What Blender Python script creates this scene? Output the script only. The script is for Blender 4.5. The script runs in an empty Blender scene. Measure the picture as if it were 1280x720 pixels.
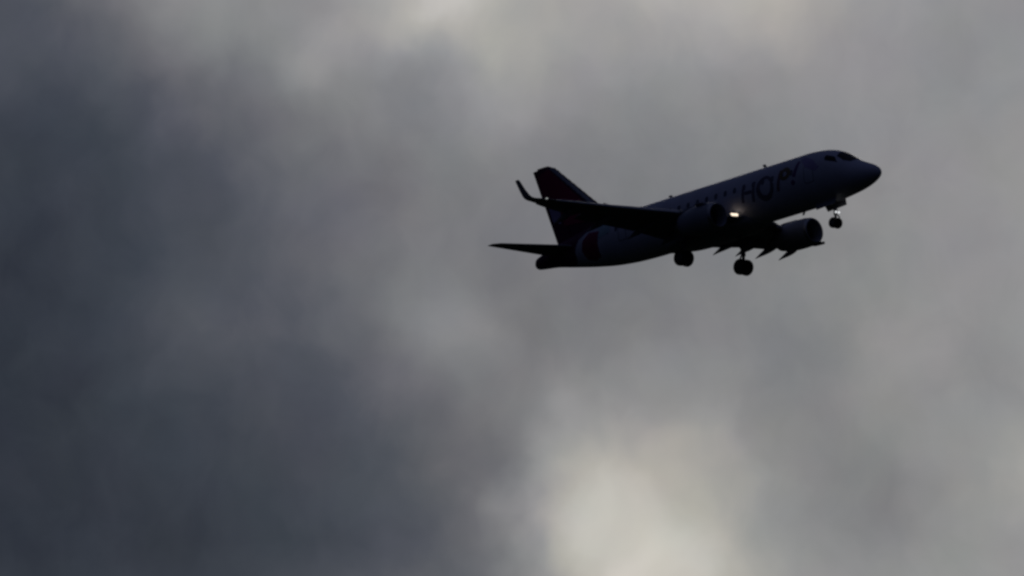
import bpy, bmesh, math, random
from mathutils import Vector, Matrix, noise

# ------------------------------------------------------------------ scene, camera, sky, sun, exposure
S = bpy.context.scene
COL = S.collection
R = math.radians
ELEV = R(4.0)                                   # the long lens looks a little above the horizon
CAM_POS = Vector((0.0, 0.0, 1.7))
cam_data = bpy.data.cameras.new('camera')
cam_data.sensor_width = 36.0
cam_data.lens = 36.0 * 8300.0 / 1280.0
cam_data.clip_start = 1.0
cam_data.clip_end = 60000.0
cam = bpy.data.objects.new('camera', cam_data)
COL.objects.link(cam)
cam.location = CAM_POS
cam.rotation_euler = (R(90) + ELEV, 0, 0)
S.camera = cam
S.view_settings.view_transform = 'Standard'
S.view_settings.look = 'None'
S.view_settings.gamma = 1.0
S.view_settings.use_curve_mapping = False
EXPOSURE = -2.0
S.view_settings.exposure = EXPOSURE
S.cycles.pixel_filter_type = 'BLACKMAN_HARRIS'
S.cycles.filter_width = 2.7
SUN_AZ, SUN_EL = R(3.0), R(14.0)                # behind the clouds, beyond the aeroplane

# clouds as soft masses of light and dark in the sky: azimuth and elevation in the units below, width, height, strength
BLOBS = [(6,540,500,420,-0.309), (786,698,130,200,0.253), (740,-160,300,300,0.147), (38,160,200,110,-0.111), (1440,440,300,300,0.123), (434,680,200,110,-0.091), (786,302,130,200,-0.056), (368,-40,200,110,0.021), (560,400,65,65,0.067), (1094,-80,200,110,0.073), (1160,760,200,110,0.063), (720,600,65,65,0.057), (0,0,120,75,-0.099), (302,240,200,110,-0.057), (560,0,65,65,0.148), (0,320,120,75,-0.049), (520,560,120,75,-0.037), (920,760,80,120,0.054), (520,120,65,65,-0.037), (440,120,65,65,0.029), (240,400,65,65,0.043), (1080,600,65,65,-0.024), (1280,440,65,65,-0.035), (1000,400,80,120,-0.010), (240,80,65,65,0.051), (400,480,65,65,-0.028), (880,160,120,75,-0.018), (160,720,120,75,-0.017), (760,0,65,65,-0.012), (640,280,80,120,-0.016), (1240,320,65,65,-0.023), (320,120,65,65,-0.027), (1280,80,80,120,0.031), (480,320,65,65,0.032), (320,240,65,65,0.040), (120,80,65,65,-0.019), (960,0,65,65,0.058), (1280,600,65,65,0.044), (680,640,65,65,0.087), (640,720,65,65,-0.066), (520,480,65,65,0.012), (1120,120,65,65,0.020), (1120,440,65,65,0.022), (80,560,65,65,0.020), (640,80,65,65,0.068), (320,0,65,65,0.006), (1000,480,65,65,-0.032), (760,280,65,65,0.015), (920,560,65,65,0.012), (840,720,65,65,0.044), (720,520,65,65,0.039), (200,480,65,65,0.013), (1240,240,65,65,0.013), (560,160,65,65,0.021), (840,-40,80,120,0.046), (600,600,65,65,-0.018), (1120,640,65,65,-0.025), (400,240,65,65,0.017), (400,80,65,65,0.066), (560,80,65,65,-0.044), (240,0,65,65,0.049), (480,0,65,65,0.056), (400,360,65,65,-0.013), (1040,80,65,65,0.013), (680,440,65,65,-0.018), (960,280,65,65,-0.011), (1000,680,65,65,0.015), (1240,480,65,65,-0.025), (800,480,65,65,-0.018), (360,560,65,65,-0.010), (40,720,65,65,-0.019), (240,680,65,65,-0.014), (600,480,65,65,0.026), (640,520,65,65,-0.025), (880,520,65,65,0.016)]
PER_RAD = 8300.0

W = bpy.data.worlds.new('World')
S.world = W
W.use_nodes = True
nt = W.node_tree
nt.nodes.clear()
N, L = nt.nodes.new, nt.links.new


def vmath(op, a, b=None):
    n = N('ShaderNodeVectorMath'); n.operation = op
    for i, v in enumerate((a, b)):
        if v is None: continue
        if isinstance(v, tuple): n.inputs[i].default_value = v
        else: L(v, n.inputs[i])
    return n.outputs['Value'] if op in ('DOT_PRODUCT', 'LENGTH') else n.outputs[0]


def fmath(op, a, b=None, c=None):
    n = N('ShaderNodeMath'); n.operation = op
    for i, v in enumerate((a, b, c)):
        if v is None: continue
        if isinstance(v, (int, float)): n.inputs[i].default_value = v
        else: L(v, n.inputs[i])
    return n.outputs[0]


def wnoise(vec, scale, detail, rough=0.5, colour=False):
    n = N('ShaderNodeTexNoise'); n.inputs['Scale'].default_value = scale
    n.inputs['Detail'].default_value = detail; n.inputs['Roughness'].default_value = rough
    L(vec, n.inputs['Vector'])
    return n.outputs['Color' if colour else 'Fac']


tc = N('ShaderNodeTexCoord').outputs['Generated']
sep = N('ShaderNodeSeparateXYZ'); L(tc, sep.inputs[0])
az = fmath('ARCTAN2', sep.outputs[0], sep.outputs[1])
el = fmath('ARCSINE', sep.outputs[2])
comb = N('ShaderNodeCombineXYZ')
L(fmath('MULTIPLY_ADD', az, PER_RAD, 640.0), comb.inputs[0])
L(fmath('MULTIPLY_ADD', el, -PER_RAD, 360.0 + PER_RAD * ELEV), comb.inputs[1])
p0 = comb.outputs[0]
# turbulence: the masses are pulled into uneven wisps at two sizes
w1 = vmath('MULTIPLY', vmath('SUBTRACT', wnoise(vmath('ADD', p0, (731., 95., 0.)), 1 / 130., 2.0, 0.5, True), (.5, .5, .5)), (110., 105., 0.))
w2 = vmath('MULTIPLY', vmath('SUBTRACT', wnoise(vmath('MULTIPLY', p0, (1.1, .9, 1.)), 1 / 42., 2.0, 0.55, True), (.5, .5, .5)), (20., 22., 0.))
p = vmath('ADD', vmath('ADD', p0, w1), w2)
acc = None
for bx, by, sx, sy, wt in BLOBS:
    d = vmath('MULTIPLY', vmath('SUBTRACT', p, (float(bx), float(by), 0.)), (1. / sx, 1. / sy, 0.))
    g = fmath('EXPONENT', fmath('MULTIPLY', vmath('DOT_PRODUCT', d, d), -1.0))
    acc = fmath('MULTIPLY', g, wt) if acc is None else fmath('MULTIPLY_ADD', g, wt, acc)
# the whole cloud deck: glowing round the hidden sun, heavy and dark all round elsewhere
d = vmath('MULTIPLY', vmath('SUBTRACT', p0, (640., 360., 0.)), (1 / 3200., 1 / 2700., 0.))
glow = fmath('EXPONENT', fmath('MULTIPLY', vmath('DOT_PRODUCT', d, d), -1.0))
far = fmath('MULTIPLY_ADD', wnoise(tc, 2.2, 5.0, 0.55), 0.052, 0.0)
up = fmath('MAXIMUM', sep.outputs[2], 0.0)
far = fmath('MULTIPLY_ADD', up, 0.18, far)           # thinner overhead
level = fmath('MULTIPLY_ADD', glow, 0.490, far)
level = fmath('ADD', level, acc)
fine = fmath('SUBTRACT', wnoise(vmath('MULTIPLY', p, (1.15, .9, 1.)), 1 / 70., 4.0, 0.5), 0.5)
level = fmath('MULTIPLY_ADD', fine, 0.062, level)
ramp = N('ShaderNodeValToRGB')
L(level, ramp.inputs[0])


def lin(v):
    v /= 255.
    return v / 12.92 if v <= .04045 else ((v + .055) / 1.055) ** 2.4


STOPS = [(0.0, (3, 4, 8)), (.10, (17, 21, 35)), (.19, (42, 48, 58)), (.25, (58, 64, 73)), (.33, (78, 82, 90)), (.42, (106, 107, 111)),
         (.50, (127, 128, 129)), (.58, (148, 148, 147)), (.68, (177, 174, 166)), (.80, (209, 206, 197)), (1.0, (255, 250, 238))]
els = ramp.color_ramp.elements
while len(els) < len(STOPS): els.new(0.5)
for e, (pos, c) in zip(els, STOPS):
    e.position = pos; e.color = (lin(c[0]), lin(c[1]), lin(c[2]), 1)
# faint patches of cooler and warmer vapour
hue = wnoise(vmath('ADD', p0, (10., 400., 50.)), 1 / 120., 2.0, 0.5, True)
hv = vmath('ADD', vmath('MULTIPLY', vmath('SUBTRACT', hue, (.5, .5, .5)), (.09, .06, .10)), (1., 1., 1.))
tz = N('ShaderNodeCombineXYZ')                       # bluer overhead, where the deck is thin
for k, gain in enumerate((-.16, -.17, .26)): L(fmath('MULTIPLY_ADD', up, gain, 1.0), tz.inputs[k])
cloud_col = vmath('MULTIPLY', vmath('MULTIPLY', ramp.outputs[0], hv), tz.outputs[0])
cloud_bg = N('ShaderNodeBackground'); L(cloud_col, cloud_bg.inputs[0]); cloud_bg.inputs[1].default_value = 2 ** -EXPOSURE
sky = N('ShaderNodeTexSky'); sky.sky_type = 'NISHITA'; sky.sun_disc = False
sky.sun_elevation = SUN_EL; sky.sun_rotation = SUN_AZ
sky_bg = N('ShaderNodeBackground'); L(sky.outputs[0], sky_bg.inputs[0]); sky_bg.inputs[1].default_value = 0.05
mix = N('ShaderNodeMixShader'); mix.inputs[0].default_value = 0.995          # nearly closed overcast
L(sky_bg.outputs[0], mix.inputs[1]); L(cloud_bg.outputs[0], mix.inputs[2])
wo = N('ShaderNodeOutputWorld'); L(mix.outputs[0], wo.inputs[0])

sun_data = bpy.data.lights.new('sun', 'SUN')
sun_data.energy = 0.35; sun_data.angle = R(14.0); sun_data.color = (1.0, 0.95, 0.88)
sun = bpy.data.objects.new('sun', sun_data); COL.objects.link(sun)
sd = Vector((math.sin(SUN_AZ) * math.cos(SUN_EL), math.cos(SUN_AZ) * math.cos(SUN_EL), math.sin(SUN_EL)))
sun.rotation_euler = sd.to_track_quat('Z', 'Y').to_euler()

# ------------------------------------------------------------------ materials
def paint(name, col, rough=.45, spec=.25, metal=0., dirt=.12, scale=.9, emit=None, strength=0.):
    m = bpy.data.materials.new(name); m.use_nodes = True
    t = m.node_tree; b = t.nodes['Principled BSDF']
    b.inputs['Roughness'].default_value = rough; b.inputs['Metallic'].default_value = metal
    b.inputs['Specular IOR Level'].default_value = spec
    co = t.nodes.new('ShaderNodeTexCoord'); nz = t.nodes.new('ShaderNodeTexNoise')
    nz.inputs['Scale'].default_value = scale; nz.inputs['Detail'].default_value = 5
    t.links.new(co.outputs['Object'], nz.inputs['Vector'])
    r = t.nodes.new('ShaderNodeValToRGB'); r.color_ramp.elements[0].position = .3; r.color_ramp.elements[1].position = .7
    r.color_ramp.elements[0].color = (*[c * (1 - dirt) for c in col], 1); r.color_ramp.elements[1].color = (*[min(1, c * (1 + dirt * .4)) for c in col], 1)
    t.links.new(nz.outputs['Fac'], r.inputs[0]); t.links.new(r.outputs[0], b.inputs['Base Color'])
    if emit:
        b.inputs['Emission Color'].default_value = (*emit, 1); b.inputs['Emission Strength'].default_value = strength
    return m


M_WHITE = paint('white_paint', (.73, .73, .83), .42, .25, dirt=.10)
M_GREY = paint('grey_wing_paint', (.30, .31, .33), .5, .2)
M_NACELLE = paint('nacelle_paint', (.42, .43, .48), .42, .25)
M_BELLY = paint('belly_paint', (.42, .43, .46), .28, .5)
M_METAL = paint('bare_metal', (.45, .45, .46), .35, .5, 1.0)
M_DARK = paint('dark_metal', (.05, .05, .055), .5, .3, .6)
M_STEEL = paint('gear_steel', (.22, .22, .23), .5, .3, .3)
M_TYRE = paint('tyre_rubber', (.02, .02, .02), .8, .2)
M_GLASS = paint('dark_glass', (.012, .013, .018), .3, .2)
M_CABIN = paint('cabin_glass', (.17, .18, .23), .3, .3)
M_AUB = paint('aubergine_paint', (.11, .015, .065), .42, .25)
M_RED = paint('red_paint', (.40, .022, .10), .42, .25)
M_PLUM = paint('plum_paint', (.26, .14, .18), .42, .25)
M_MAROON = paint('maroon_paint', (.34, .035, .10), .42, .25)
M_NAVY = paint('navy_paint', (.20, .18, .24), .42, .25)
M_PURPLE = paint('purple_paint', (.20, .10, .27), .42, .25)
M_OCHRE = paint('brown_paint', (.30, .21, .11), .42, .25)
M_VIOLET = paint('lilac_paint', (.50, .42, .66), .42, .25)
M_TEAL = paint('pale_teal_paint', (.48, .66, .70), .42, .25)
M_SEAM = paint('door_seam', (.30, .31, .34), .5, .2)
M_LAMP = paint('landing_lamp', (.9, .9, .85), .3, .3, emit=(1.0, .83, .64), strength=5.2)
M_TAXI = paint('taxi_lamp', (.9, .9, .85), .3, .3, emit=(.95, .97, 1.0), strength=3.0)
M_POS = paint('position_lamp', (.7, .8, .75), .3, .3, emit=(.95, 1.0, .97), strength=1.1)
M_GROUND = paint('dark_grass', (.035, .045, .022), .95, .05, dirt=.4, scale=.02)

# ------------------------------------------------------------------ mesh helpers: aeroplane points are (metres aft of the nose, metres to starboard, metres up)
def P(a, s, z): return Vector((-a, -s, z))


def link(name, bm, mats, parent=None, smooth=True, angle=40):
    bmesh.ops.recalc_face_normals(bm, faces=bm.faces)
    me = bpy.data.meshes.new(name); bm.to_mesh(me); bm.free()
    for m in (mats if isinstance(mats, (list, tuple)) else [mats]): me.materials.append(m)
    o = bpy.data.objects.new(name, me); COL.objects.link(o)
    if parent is not None: o.parent = parent
    if smooth:
        for f in me.polygons: f.use_smooth = True
        me.set_sharp_from_angle(angle=R(angle))
    return o


def interp(tab, x, k):
    """monotone cubic through the rows of tab (column 0 is x)"""
    n = len(tab)
    if x <= tab[0][0]: return tab[0][k]
    if x >= tab[-1][0]: return tab[-1][k]
    i = 0
    while tab[i + 1][0] < x: i += 1

    def slope(j): return (tab[j + 1][k] - tab[j][k]) / (tab[j + 1][0] - tab[j][0])

    def tang(j):
        if j == 0: return slope(0)
        if j == n - 1: return slope(n - 2)
        a, b = slope(j - 1), slope(j)
        return 0. if a * b <= 0 else 2 * a * b / (a + b)
    h = tab[i + 1][0] - tab[i][0]; t = (x - tab[i][0]) / h
    return ((2 * t ** 3 - 3 * t * t + 1) * tab[i][k] + (t ** 3 - 2 * t * t + t) * h * tang(i)
            + (-2 * t ** 3 + 3 * t * t) * tab[i + 1][k] + (t ** 3 - t * t) * h * tang(i + 1))


def loft(bm, rings, cap0=True, cap1=True, mat=0):
    vr = [[bm.verts.new(v) for v in r] for r in rings]
    n = len(rings[0])
    for a, b in zip(vr, vr[1:]):
        for i in range(n):
            f = bm.faces.new((a[i], a[(i + 1) % n], b[(i + 1) % n], b[i])); f.material_index = mat
    if cap0: bm.faces.new(vr[0]).material_index = mat
    if cap1: bm.faces.new(vr[-1]).material_index = mat
    return vr


def tube(bm, a, b, r0, r1=None, n=14, mat=0):
    r1 = r0 if r1 is None else r1
    ax = (b - a).normalized(); u = ax.orthogonal().normalized(); v = ax.cross(u)
    loft(bm, [[c + (u * math.cos(t) + v * math.sin(t)) * r for t in [2 * math.pi * k / n for k in range(n)]] for c, r in ((a, r0), (b, r1))], mat=mat)


def slab(bm, pts, off, mat=0):
    """a plate: outline pts pushed through the vector off, with a true thickness"""
    loft(bm, [[q - off * .5 for q in pts], [q + off * .5 for q in pts]], mat=mat)


def revolve(bm, prof, centre, n=40, droop=0., close=False, mat=0, sq=0.):
    """profile of (aft, radius) turned about the fore and aft line through centre; droop leans the front down"""
    rings = []
    for a, r in prof:
        ring = []
        for k in range(n):
            t = 2 * math.pi * k / n
            rr = r * (1 - sq * max(0, -math.sin(t)) ** 6)
            ring.append(P(centre[0] + a, centre[1] + rr * math.cos(t), centre[2] + rr * math.sin(t) - droop * a))
        rings.append(ring)
    return loft(bm, rings, cap0=not close, cap1=not close, mat=mat)


def foil(le, chord, thick, n=16, tail=1.0):
    """closed aerofoil outline, (chordwise, thicknesswise) pairs, cut at the fraction tail of the chord"""
    def yt(x): return 5 * thick * (.2969 * math.sqrt(x) - .1260 * x - .3516 * x * x + .2843 * x ** 3 - .1015 * x ** 4)
    xs = [tail * (1 - math.cos(math.pi * k / n)) / 2 for k in range(n + 1)]
    up = [(x * chord, (yt(x) + .015 * math.sin(math.pi * x)) * chord + .004) for x in reversed(xs)]
    lo = [(x * chord, (-.82 * yt(x) + .012 * math.sin(math.pi * x)) * chord - .004) for x in xs[1:]]
    return up + lo


# ------------------------------------------------------------------ the ground, far below the frame
bm = bmesh.new()
bmesh.ops.create_circle(bm, cap_ends=True, segments=96, radius=30000)
g = link('ground', bm, M_GROUND, smooth=False)
g['kind'] = 'structure'

# ------------------------------------------------------------------ the aeroplane
jet = bpy.data.objects.new('passenger_jet', None)
COL.objects.link(jet)
jet['label'] = 'dark twin-engine passenger jet climbing with wheels down and landing light on, against grey clouds'
jet['category'] = 'airplane'
# rows: forward, starboard, up in the lens's own right / up / back axes, solved from the photographed aeroplane's nose, tail, wheels and tips
BODY = ((0.68765, -0.72221, -0.0745), (0.21484, 0.1044, 0.97105), (0.69352, 0.68375, -0.22695))
CT = (21.7425, 7.5878, -397.8663)
ca, sa = math.cos(ELEV), math.sin(ELEV)
A = Matrix(((1, 0, 0), (0, -sa, -ca), (0, ca, -sa)))
MB = Matrix(BODY)
f, s, u = A @ MB.col[0], A @ MB.col[1], A @ MB.col[2]
loc = CAM_POS + A @ Vector(CT)
mw = Matrix(((f.x, -s.x, u.x, loc.x), (f.y, -s.y, u.y, loc.y), (f.z, -s.z, u.z, loc.z), (0, 0, 0, 1)))
jet.matrix_world = mw

# fuselage stations: aft, top, bottom, half width
FUS = [(-.35, -.66, -.70, .02), (-.30, -.50, -.84, .17), (-.15, -.33, -.99, .34), (.15, -.13, -1.14, .53), (.6, .09, -1.28, .75), (1.15, .36, -1.40, .96),
       (1.7, .74, -1.49, 1.13), (2.3, 1.13, -1.56, 1.26), (3.0, 1.42, -1.62, 1.38), (3.9, 1.60, -1.66, 1.46), (5.0, 1.675, -1.675, 1.505),
       (12., 1.675, -1.675, 1.505), (18.2, 1.675, -1.675, 1.505), (20.0, 1.66, -1.63, 1.47), (22.0, 1.60, -1.47, 1.36), (24.0, 1.44, -1.15, 1.10),
       (26.0, 1.18, -.74, .78), (27.6, .90, -.40, .53), (28.7, .66, -.27, .36), (29.15, .53, -.19, .26), (29.32, .40, -.06, .14)]


def section(a):
    t, b, w = interp(FUS, a, 1), interp(FUS, a, 2), interp(FUS, a, 3)
    return (t + b) / 2, (t - b) / 2, w


def skin(a, th, off=0.):
    """point of the fuselage skin: th in degrees from the top, positive to starboard"""
    zc, h, w = section(a); t = R(th)
    n = Vector((0, math.sin(t) / w, math.cos(t) / h)).normalized()
    return P(a, w * math.sin(t) + n.y * off, zc + h * math.cos(t) + n.z * off)


def th_of(a, z):
    zc, h, w = section(a)
    return math.degrees(math.acos(max(-1, min(1, (z - zc) / h))))


bm = bmesh.new()
sts = [-.35, -.33, -.30, -.25, -.2, -.12, -.03, .08, .2, .35] + [.5 + .22 * k for k in range(21)] + [5.2 + .8 * k for k in range(16)] + \
      [18 + .4 * k for k in range(27)] + [28.7, 28.95, 29.12, 29.24, 29.32]
loft(bm, [[skin(a, 360 * k / 56) for k in range(56)] for a in sts])
fus = link('fuselage', bm, M_WHITE, jet, angle=60)


def inside(pt, poly):
    c = False; x, y = pt
    for (x0, y0), (x1, y1) in zip(poly, poly[1:] + poly[:1]):
        if (y0 > y) != (y1 > y) and x < (x1 - x0) * (y - y0) / (y1 - y0) + x0: c = not c
    return c


def decal(bm, poly, mapf, step=.05, mat=0, holes=()):
    """fill poly (a two-dimensional outline) with small faces laid on a surface by mapf"""
    xs = [q[0] for q in poly]; ys = [q[1] for q in poly]
    nx = max(2, round((max(xs) - min(xs)) / step)); ny = max(2, round((max(ys) - min(ys)) / step))
    V = {}

    def vert(i, j):
        if (i, j) not in V:
            V[i, j] = bm.verts.new(mapf(min(xs) + (max(xs) - min(xs)) * i / nx, min(ys) + (max(ys) - min(ys)) * j / ny))
        return V[i, j]
    for i in range(nx):
        for j in range(ny):
            c = (min(xs) + (max(xs) - min(xs)) * (i + .5) / nx, min(ys) + (max(ys) - min(ys)) * (j + .5) / ny)
            if inside(c, poly) and not any(inside(c, h) for h in holes):
                bm.faces.new((vert(i, j), vert(i + 1, j), vert(i + 1, j + 1), vert(i, j + 1))).material_index = mat


def side(off=.006, sgn=1):                      # an (aft, up) pair laid on the starboard or port skin
    return lambda a, z: skin(a, sgn * th_of(a, z), off)


def rrect(a, z, w, h, n=5, lean=0., rad=.45):
    r = min(w, h) * rad; out = []
    for cx, cz, t0 in ((w / 2 - r, h / 2 - r, 0), (-w / 2 + r, h / 2 - r, 90), (-w / 2 + r, -h / 2 + r, 180), (w / 2 - r, -h / 2 + r, 270)):
        for k in range(n + 1):
            t = R(t0 + 90 * k / n); x = cx + r * math.cos(t); y = cz + r * math.sin(t)
            out.append((a + x + lean * y, z + y))
    return out


def ell(a, z, rx, rz, n=32): return [(a + rx * math.cos(2 * math.pi * k / n), z + rz * math.sin(2 * math.pi * k / n)) for k in range(n)]


# cabin windows along the starboard side
for k in range(21):
    a = 5.55 + k * .80
    bm = bmesh.new(); decal(bm, rrect(a, .42, .27, .37), side(.004), .03)
    link('window', bm, M_CABIN, fus)
# service door seams
for a, w, h, z in ((4.15, .66, 1.25, .15), (20.2, .62, 1.2, .2)):
    bm = bmesh.new(); decal(bm, rrect(a, z, w + .1, h + .1, rad=.15), side(.003), .025, holes=(rrect(a, z, w, h, rad=.15),))
    link('door', bm, M_SEAM, fus)
# cockpit glazing, both sides
for sgn in (1, -1):
    bm = bmesh.new()
    Tm = lambda a, t, sgn=sgn: skin(a, sgn * t * 25, .006)          # t in 25 degree units keeps the cells square
    decal(bm, [(1.30, .12), (2.22, .12), (2.33, 1.0), (2.24, 1.72), (1.75, 1.95), (1.34, 1.65), (1.24, 1.0)], Tm, .03)
    link('windscreen', bm, M_GLASS, fus)
    bm = bmesh.new()
    decal(bm, [(2.32, 1.85), (2.98, 1.80), (3.06, 2.1), (2.92, 2.48), (2.05, 2.5), (2.22, 2.2)], Tm, .03)
    link('cockpit_window', bm, M_GLASS, fus)

# big letters on the forward fuselage, each a little tilted, in dark colours
LET = [M_NAVY, M_PLUM, M_OCHRE, M_PURPLE]
bm = bmesh.new()


def stroke(a0, z0, a1, z1, w, m):
    d = Vector((a1 - a0, z1 - z0)).normalized(); q = Vector((-d.y, d.x)) * w / 2
    decal(bm, [(a0 + q.x, z0 + q.y), (a1 + q.x, z1 + q.y), (a1 - q.x, z1 - q.y), (a0 - q.x, z0 - q.y)], side(.009), .035, m)


stroke(9.72, -.52, 9.55, .62, .22, 0); stroke(8.86, -.62, 8.66, .60, .22, 0); stroke(9.50, .04, 8.90, .02, .19, 0)            # H
decal(bm, ell(7.78, -.02, .72, .76), side(.009), .035, 0, holes=(ell(7.74, .04, .45, .50),))                              # O
stroke(6.72, -.46, 6.46, .80, .22, 1)                                                                                      # P
decal(bm, ell(6.08, .48, .46, .40), side(.010), .035, 2, holes=(ell(6.12, .47, .20, .16),))
stroke(5.32, .10, 5.02, 1.02, .26, 3); decal(bm, ell(5.42, -.22, .16, .16), side(.009), .03, 3)                            # !
link('lettering', bm, LET, fus, angle=60)
for z, a0 in ((-.86, 9.3),):                      # faint lilac field round the cockpit
    bm = bmesh.new(); decal(bm, [(4.7, 1.25), (4.0, .95), (3.3, .3), (3.6, .1), (4.4, .5), (5.0, 1.2)], side(.004), .04)
    link('paint_patch', bm, M_VIOLET, fus, angle=60)

# dark tail colour and squares on the rear fuselage
bm = bmesh.new()
for sgn in (1, -1):
    decal(bm, [(22.9, 1.42), (23.7, .95), (24.5, .55), (24.9, .0), (25.0, -.6), (25.4, -.80), (29.2, -.10), (29.2, .45), (26.5, 1.05)], side(.005, sgn), .06, 0)
    decal(bm, [(22.4, .66), (23.5, .80), (24.05, .40), (24.2, -.25), (23.95, -.80), (23.3, -.98), (22.6, -.90), (22.55, -.2)], side(.008, sgn), .05, 1)
    decal(bm, [(21.4, 1.15), (22.6, 1.1), (22.5, .1), (21.3, .35)], side(.005, sgn), .05, 2)
link('paint_patch', bm, [M_AUB, M_MAROON, M_TEAL], fus, angle=60)

# belly fairing between the wings
bm = bmesh.new()
BF = [(9.2, .05, -1.5), (9.6, .75, -1.70), (10.3, 1.30, -1.84), (11.5, 1.60, -1.93), (13.5, 1.66, -1.96), (15.5, 1.55, -1.93), (16.8, 1.15, -1.82), (17.7, .55, -1.70), (18.2, .05, -1.55)]
rings = []
for k in range(37):
    a = 9.2 + 9. * k / 36
    w, b = interp(BF, a, 1), interp(BF, a, 2)
    rings.append([P(a, w * math.copysign(abs(math.cos(t)) ** .7, math.cos(t)), -1.0 + (b + 1.0) * math.copysign(abs(math.sin(t)) ** .7, math.sin(t)) * (1 if math.sin(t) > 0 else .4))
                  for t in [2 * math.pi * j / 32 for j in range(32)]])
loft(bm, rings)
link('belly_fairing', bm, M_BELLY, fus, angle=60)


def blade(name, a, z, up, chord, h, parent):
    bm = bmesh.new()
    loft(bm, [[P(a + x * chord + sweep * h, t * .035, z + up * hh) for x, t in ((0, 0), (.3, 1), (1, 0), (.3, -1))] for hh, sweep in ((-.05, 0), (h, .8))])
    link(name, bm, M_GREY, parent, smooth=False)


blade('antenna', 8.75, 1.67, 1, .26, .26, fus)
blade('antenna', 16.9, 1.67, 1, .3, .20, fus)
blade('antenna', 5.9, -1.67, -1, .2, .24, fus)

# ------------------------------------------------------------------ fin
def fin_le(z): return 27.4 - (6.25 - z) * 1.13
def fin_te(z): return 29.02 - (6.15 - z) * .335


bm = bmesh.new()
rings = []
for z in (.6, 1.4, 2.2, 3.2, 4.2, 5.2, 5.9, 6.13, 6.2):
    le = fin_le(z) + (.0 if z < 6 else (z - 6.0) * 1.6); c = (fin_te(z) - le) * .70
    tk = .115 * (1 if z < 6.1 else .6)
    rings.append([P(le + x, y, z) for x, y in [(x * c / .70, y * c / .70) for x, y in [(q[0], q[1] - .003 - .0135 * 0) for q in foil(0, 1, tk, 14, .70)]]])
loft(bm, rings)
fin = link('fin', bm, M_AUB, jet)
bm = bmesh.new()
rings = []
for z in (1.0, 2.2, 3.4, 4.6, 5.7, 6.1):
    le, te = fin_le(z), fin_te(z); c = te - le; h = le + c * .712; w = .050 * c
    rings.append([P(h, w, z), P(h + .02, -w, z), P(te, -.012, z), P(te, .012, z)])
loft(bm, rings)
link('rudder', bm, M_AUB, fin, angle=30)
bm = bmesh.new()                                 # dorsal fillet
loft(bm, [[P(a, .16, 1.3), P(a + .0, -.16, 1.3), P(a + .1, -.02, zt), P(a + .1, .02, zt)] for a, zt in ((18.8, 1.66), (20.2, 1.82), (21.6, 2.15), (22.9, 2.75))])
link('dorsal_fillet', bm, M_AUB, fin)


def fin_side(off=.01, sgn=1):
    def m(a, z):
        le = fin_le(z); c = fin_te(z) - le; x = max(.001, min(.995, (a - le) / c)); tk = .115
        yt = 5 * tk * (.2969 * math.sqrt(x) - .1260 * x - .3516 * x * x + .2843 * x ** 3 - .1015 * x ** 4)
        yt = (yt + .02) * c if x < .712 else max(.05 * c * (1 - (x - .712) / .288), .012)
        return P(a, sgn * (yt + off), z)
    return m


bm = bmesh.new()
for sgn in (1, -1):
    decal(bm, [(26.9, 5.4), (27.5, 5.95), (28.6, 5.7), (28.3, 4.4), (27.9, 3.5), (24.6, 3.3)], fin_side(.012, sgn), .05, 0)
    decal(bm, [(fin_le(z) + .02, z) for z in (2.0, 3., 4., 5., 6.0)] + [(fin_le(z) + .34, z) for z in (6.0, 5., 4., 3., 2.0)], fin_side(.010, sgn), .05, 1)
    decal(bm, [(26.6, 3.1), (27.8, 3.45), (27.55, 2.55), (26.7, 2.2)], fin_side(.012, sgn), .05, 2)
    decal(bm, [(24.3, 2.9), (26.6, 3.1), (26.4, 2.0), (23.9, 1.75)], fin_side(.012, sgn), .05, 0)
link('paint_patch', bm, [M_RED, M_NACELLE, M_VIOLET], fin, angle=60)

# ------------------------------------------------------------------ lifting surfaces built for one side, s = +1 starboard, -1 port
WING = [  # out, leading edge aft, trailing edge aft, up, thickness
    (0.9, 9.85, 15.75, -1.27, .14), (1.5, 10.25, 15.75, -1.22, .14), (3.0, 11.08, 15.85, -1.08, .13), (4.6, 11.95, 16.0, -.90, .12),
    (6.6, 13.15, 16.52, -.66, .115), (8.6, 14.25, 17.0, -.43, .11), (10.6, 15.10, 17.03, -.23, .10), (12.0, 15.83, 16.95, -.07, .095), (12.5, 16.10, 16.92, -.02, .09), (13.15, 16.4, 16.9, .05, .09)]


def wv(y, k): return interp(WING, y, k)


def wing_section(y, s, f0=0., f1=1., drop=0., rot=0., n=16, shift=0.):
    le, te, z, tk = wv(y, 1), wv(y, 2), wv(y, 3), wv(y, 4); c = te - le
    pts = foil(0, c, tk, n, f1)
    return [P(le + x, s * y, z + t) for x, t in pts]


def flap_section(y, s, f0, drop, rot, back):
    le, te, z, tk = wv(y, 1), wv(y, 2), wv(y, 3), wv(y, 4); c = te - le; fc = c * (1.0 - f0) + .10
    cr, sr = math.cos(rot), math.sin(rot)
    out = []
    for x, t in foil(0, fc, .13, 10):
        out.append(P(le + c * f0 + back + x * cr + t * sr, s * y, z - drop + t * cr - x * sr))
    return out


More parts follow.
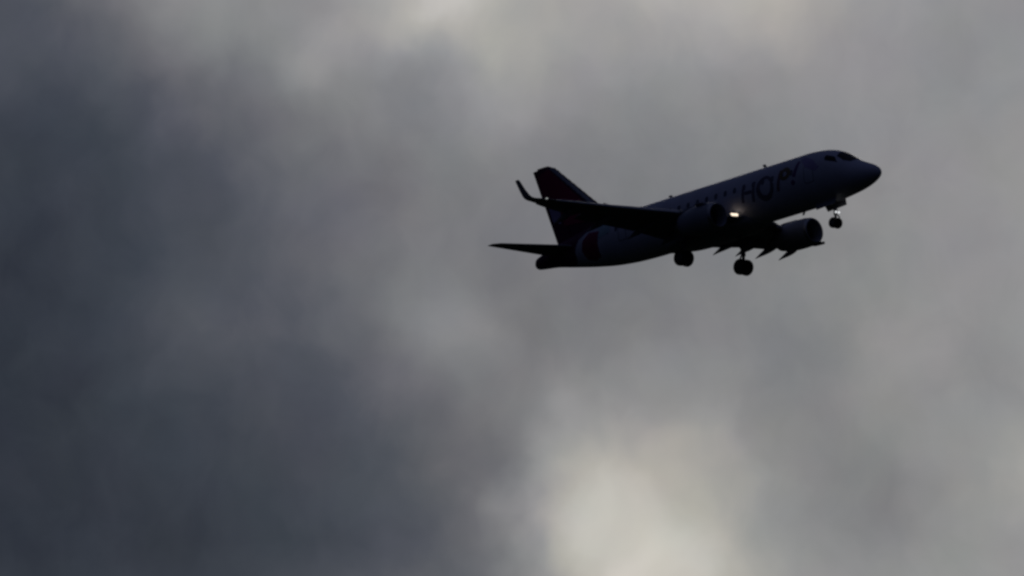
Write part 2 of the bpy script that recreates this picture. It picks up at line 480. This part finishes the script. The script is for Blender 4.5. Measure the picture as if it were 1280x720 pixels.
def make_wing(s):
    bm = bmesh.new()
    ys = [.9, 1.5, 2.2, 3., 3.8, 4.6, 5.6, 6.6, 7.6, 8.6, 9.0]
    loft(bm, [wing_section(y, s, f1=.79) for y in ys] + [wing_section(y, s, f1=.79) for y in (9.6, 10.6, 11.4, 11.9)] + [wing_section(y, s, f1=.999) for y in (11.95, 12.2, 12.5)])
    w = link('wing', bm, M_GREY, jet)
    for y0, y1 in ((1.75, 4.55), (4.65, 8.7)):
        bm = bmesh.new(); loft(bm, [flap_section(y0 + (y1 - y0) * k / 5, s, .755, .035, R(13), .0) for k in range(6)]); link('flap', bm, M_GREY, w)
    bm = bmesh.new(); loft(bm, [flap_section(8.8 + 3.1 * k / 5, s, .795, .0, R(2), .0) for k in range(6)]); link('aileron', bm, M_GREY, w)
    for y0, y1 in ((2.3, 3.5), (4.75, 11.6)):     # leading edge slats, drooped a little
        bm = bmesh.new(); rings = []
        for k in range(7):
            y = y0 + (y1 - y0) * k / 6; le, c, z = wv(y, 1), wv(y, 2) - wv(y, 1), wv(y, 3); q = .10 * c
            rings.append([P(le - .10 + x * q, s * y, z + t * q - .05) for x, t in ((1.15, .62), (.6, .50), (.2, .27), (0, -.05), (.12, -.32), (.5, -.42), (.45, -.10), (.75, .28))])
        loft(bm, rings); link('slat', bm, M_METAL, w)
    bm = bmesh.new(); rings = []                  # blended winglet: sweeps up out of the tip
    for y, le, te, z, tk, cant in ((12.50, 16.10, 16.92, -.02, .09, 8), (12.62, 16.30, 17.01, .03, .09, 28), (12.69, 16.50, 17.13, .13, .09, 52), (12.73, 16.66, 17.25, .28, .09, 68),
                                   (12.80, 16.95, 17.42, .70, .09, 76), (12.87, 17.25, 17.62, 1.25, .085, 78), (12.89, 17.36, 17.64, 1.38, .06, 78)):
        cc, sc = math.cos(R(cant)), math.sin(R(cant)); c = te - le
        rings.append([P(le + x, s * (y - t * sc), z + t * cc) for x, t in foil(0, c, tk, 12)])
    loft(bm, rings); link('winglet', bm, M_GREY, w)
    for y in (2.4, 4.75, 7.4, 9.9):                  # flap track fairings: pointed pods under the trailing edge
        le, te, z = wv(y, 1), wv(y, 2), wv(y, 3); c = te - le; bm = bmesh.new(); rings = []
        for q, r, dz in ((.50, .02, -.16), (.56, .12, -.22), (.66, .18, -.30), (.80, .19, -.38), (.93, .15, -.48), (1.04, .08, -.60), (1.14, .015, -.72)):
            qa = le + c * q
            if q > .9: qa = le + c * .9 + (q - .9) * 4.1
            rings.append([P(qa, s * (y + r * .75 * math.cos(t)), z + dz + r * 1.25 * math.sin(t)) for t in [2 * math.pi * k / 14 for k in range(14)]])
        loft(bm, rings); link('flap_fairing', bm, M_GREY, w)
    bm = bmesh.new(); bmesh.ops.create_uvsphere(bm, u_segments=14, v_segments=8, radius=.07)
    bmesh.ops.transform(bm, matrix=Matrix.Translation(P(wv(12.1, 1) - .02, s * 12.1, wv(12.1, 3) + .02)) @ Matrix.Diagonal((1.2, 1., .7, 1.)), verts=bm.verts)
    link('position_light', bm, M_POS if s > 0 else M_GLASS, w)
    return w


def make_tailplane(s):
    T = [(.2, 24.75, 27.75, .34, .10), (.6, 25.05, 27.85, .37, .10), (2., 25.9, 28.05, .46, .095), (3.5, 26.82, 28.28, .56, .09), (4.7, 27.55, 28.46, .64, .085), (5.0, 27.95, 28.5, .66, .07)]
    bm = bmesh.new(); loft(bm, [[P(le + x, s * y, z + t) for x, t in foil(0, te - le, tk, 14, .70)] for y, le, te, z, tk in T])
    t = link('tailplane', bm, M_GREY, jet)
    bm = bmesh.new(); rings = []
    for y, le, te, z, tk in T[1:]:
        h = le + (te - le) * .71; q = (te - le) * .042
        rings.append([P(h, s * y, z + q), P(h, s * y, z - q * .7), P(te, s * y, z - .01), P(te, s * y, z + .01)])
    loft(bm, rings); link('elevator', bm, M_GREY, t, angle=30)
    return t


def make_engine(s):
    C = (9.27, s * 4.2, -1.68)
    bm = bmesh.new()
    prof = [(.0, .72), (.03, .765), (.10, .81), (.25, .86), (.55, .905), (1.0, .925), (1.6, .91), (2.1, .86), (2.55, .77), (2.85, .69), (2.86, .665), (2.5, .70), (1.5, .66), (.75, .655), (.35, .655), (.15, .665), (.05, .69)]
    revolve(bm, prof, C, 48, .0, close=True, sq=.03)
    n = len(bm.verts); bm.verts.ensure_lookup_table(); m = 48
    for k in range(m):                            # join the inner throat to the lip
        bm.faces.new((bm.verts[k], bm.verts[(k + 1) % m], bm.verts[n - m + (k + 1) % m], bm.verts[n - m + k]))
    e = link('engine', bm, M_NACELLE, jet, angle=50)
    bm = bmesh.new(); revolve(bm, [(-.012, .70), (-.02, .735), (.02, .785), (.09, .822), (.13, .842), (.13, .83), (.02, .76)], C, 48, close=True, sq=.03); link('intake_lip', bm, M_METAL, e, angle=60)
    bm = bmesh.new()
    tube(bm, P(C[0] + .92, C[1], C[2]), P(C[0] + .96, C[1], C[2]), .652, n=40)
    for k in range(28):
        t = 2 * math.pi * k / 28
        def bp(r, tt, a): return P(C[0] + a, C[1] + r * math.cos(tt), C[2] + r * math.sin(tt))
        slab(bm, [bp(.18, t, .70), bp(.64, t + .06, .74), bp(.64, t + .20, .88), bp(.18, t + .16, .88)], Vector((.012, 0, 0)))
    link('fan', bm, M_DARK, e, smooth=False)
    bm = bmesh.new(); revolve(bm, [(.34, .01), (.40, .07), (.52, .14), (.72, .20), (.90, .21)], C, 28); link('spinner', bm, M_DARK, e)
    bm = bmesh.new(); revolve(bm, [(2.2, .55), (2.7, .53), (3.1, .46), (3.5, .37), (3.51, .34), (3.0, .36)], C, 32); link('core_nozzle', bm, M_METAL, e)
    bm = bmesh.new(); revolve(bm, [(3.2, .24), (3.55, .20), (3.9, .10), (4.05, .02)], C, 24); link('exhaust_cone', bm, M_DARK, e)
    bm = bmesh.new(); rings = []
    for a, zb, zt, w in ((9.9, -.95, -.84, .05), (10.6, -1.0, -.72, .14), (11.6, -1.05, -.72, .19), (12.8, -1.1, -.85, .18), (13.8, -1.12, -.92, .10), (14.4, -1.1, -.98, .03)):
        rings.append([P(a, s * 4.2 + w * x, zz) for x, zz in ((-1, zb), (1, zb), (1, zt), (-1, zt))])
    loft(bm, rings); link('pylon', bm, M_NACELLE, e, angle=30)
    if s > 0:
        bm = bmesh.new(); slab(bm, [P(9.5, 4.55, -1.02), P(10.5, 4.55, -1.02), P(10.5, 4.95, -.82), P(9.9, 4.95, -.82)], Vector((0, .02, .03))); link('strake', bm, M_NACELLE, e, smooth=False)
    return e


def wheel_bm(a, y, z, r, w):
    bm = bmesh.new()
    prof = [(-.50, .60), (-.50, .86), (-.42, .95), (-.25, 1.), (.25, 1.), (.42, .95), (.50, .86), (.50, .60)]
    n = 32
    loft(bm, [[P(a + rr * r * math.cos(t), y + q * w, z + rr * r * math.sin(t)) for t in [2 * math.pi * k / n for k in range(n)]] for q, rr in prof], mat=0)
    for q in (-1, 1):
        loft(bm, [[P(a + rr * r * math.cos(t), y + q * w * k, z + rr * r * math.sin(t)) for t in [2 * math.pi * j / 20 for j in range(20)]] for k, rr in ((.40, .58), (.53, .52), (.48, .30), (.55, .16))], mat=1)
    return bm


def make_main_gear(s):
    y, a, z = s * 2.60, 13.98, -3.13
    bm = bmesh.new()
    tube(bm, P(13.75, s * 2.45, -1.15), P(13.9, y, -2.45), .15); tube(bm, P(13.88, y, -2.35), P(a, y, z), .095)
    tube(bm, P(a, y - .44, z), P(a, y + .44, z), .085)
    tube(bm, P(13.88, y, -2.1), P(13.55, s * 1.35, -1.45), .075); tube(bm, P(14.05, y, -2.35), P(14.35, y, -2.75), .05); tube(bm, P(14.35, y, -2.75), P(14.05, y, -3.05), .05)
    g = link('main_landing_gear', bm, M_STEEL, jet)
    for q in (-1, 1): link('wheel', wheel_bm(a, y + q * .27, z, .50, .33), [M_TYRE, M_STEEL], g)
    bm = bmesh.new(); yo = y + s * .28
    slab(bm, [P(13.45, yo, -1.25), P(14.35, yo, -1.25), P(14.25, yo, -2.05), P(13.65, yo, -2.15)], Vector((0, .05, 0))); link('gear_door', bm, M_NACELLE, g, smooth=False)
    return g


wing_s = make_wing(1); wing_p = make_wing(-1)
make_tailplane(1); make_tailplane(-1)
make_engine(1); make_engine(-1)
make_main_gear(1); make_main_gear(-1)

# nose gear with its two doors and lit taxi lamp
NG, NZ = 3.62, -2.98
bm = bmesh.new()
tube(bm, P(3.45, 0, -1.35), P(3.56, 0, -2.5), .115); tube(bm, P(3.55, 0, -2.45), P(NG, 0, NZ), .07); tube(bm, P(NG, -.32, NZ), P(NG, .32, NZ), .06)
tube(bm, P(3.52, 0, -2.2), P(4.5, 0, -1.55), .06); tube(bm, P(3.42, 0, -2.5), P(3.25, 0, -2.72), .035); tube(bm, P(3.25, 0, -2.72), P(3.55, 0, -2.9), .035)
ng = link('nose_landing_gear', bm, M_STEEL, jet)
for q in (-1, 1): link('wheel', wheel_bm(NG, q * .19, NZ, .33, .22), [M_TYRE, M_STEEL], ng)
for q in (-1, 1):
    bm = bmesh.new(); slab(bm, [P(3.0, q * .40, -1.50), P(4.75, q * .40, -1.60), P(4.6, q * .50, -2.0), P(3.05, q * .50, -1.92)], Vector((0, .04, 0)))
    link('gear_door', bm, M_NACELLE, ng, smooth=False)
bm = bmesh.new()
for q in (-.13, .13): tube(bm, P(3.43, q, -2.37), P(3.35, q, -2.36), .06, .07)
link('taxi_light', bm, M_TAXI, ng)

# landing lamp in the starboard wing root
for s, w in ((1, wing_s), (-1, wing_p)):
    bm = bmesh.new(); rings = []
    for k in range(5):
        y = 1.48 + .33 * k / 4; le, z = wv(y, 1), wv(y, 3) + .09
        rings.append([P(le - .04 + dx, s * y, z + dz) for dx, dz in ((.06, .10), (.0, .05), (.0, -.05), (.06, -.10), (.16, -.07), (.16, .07))])
    loft(bm, rings); link('landing_light', bm, M_LAMP if s > 0 else M_GLASS, w)
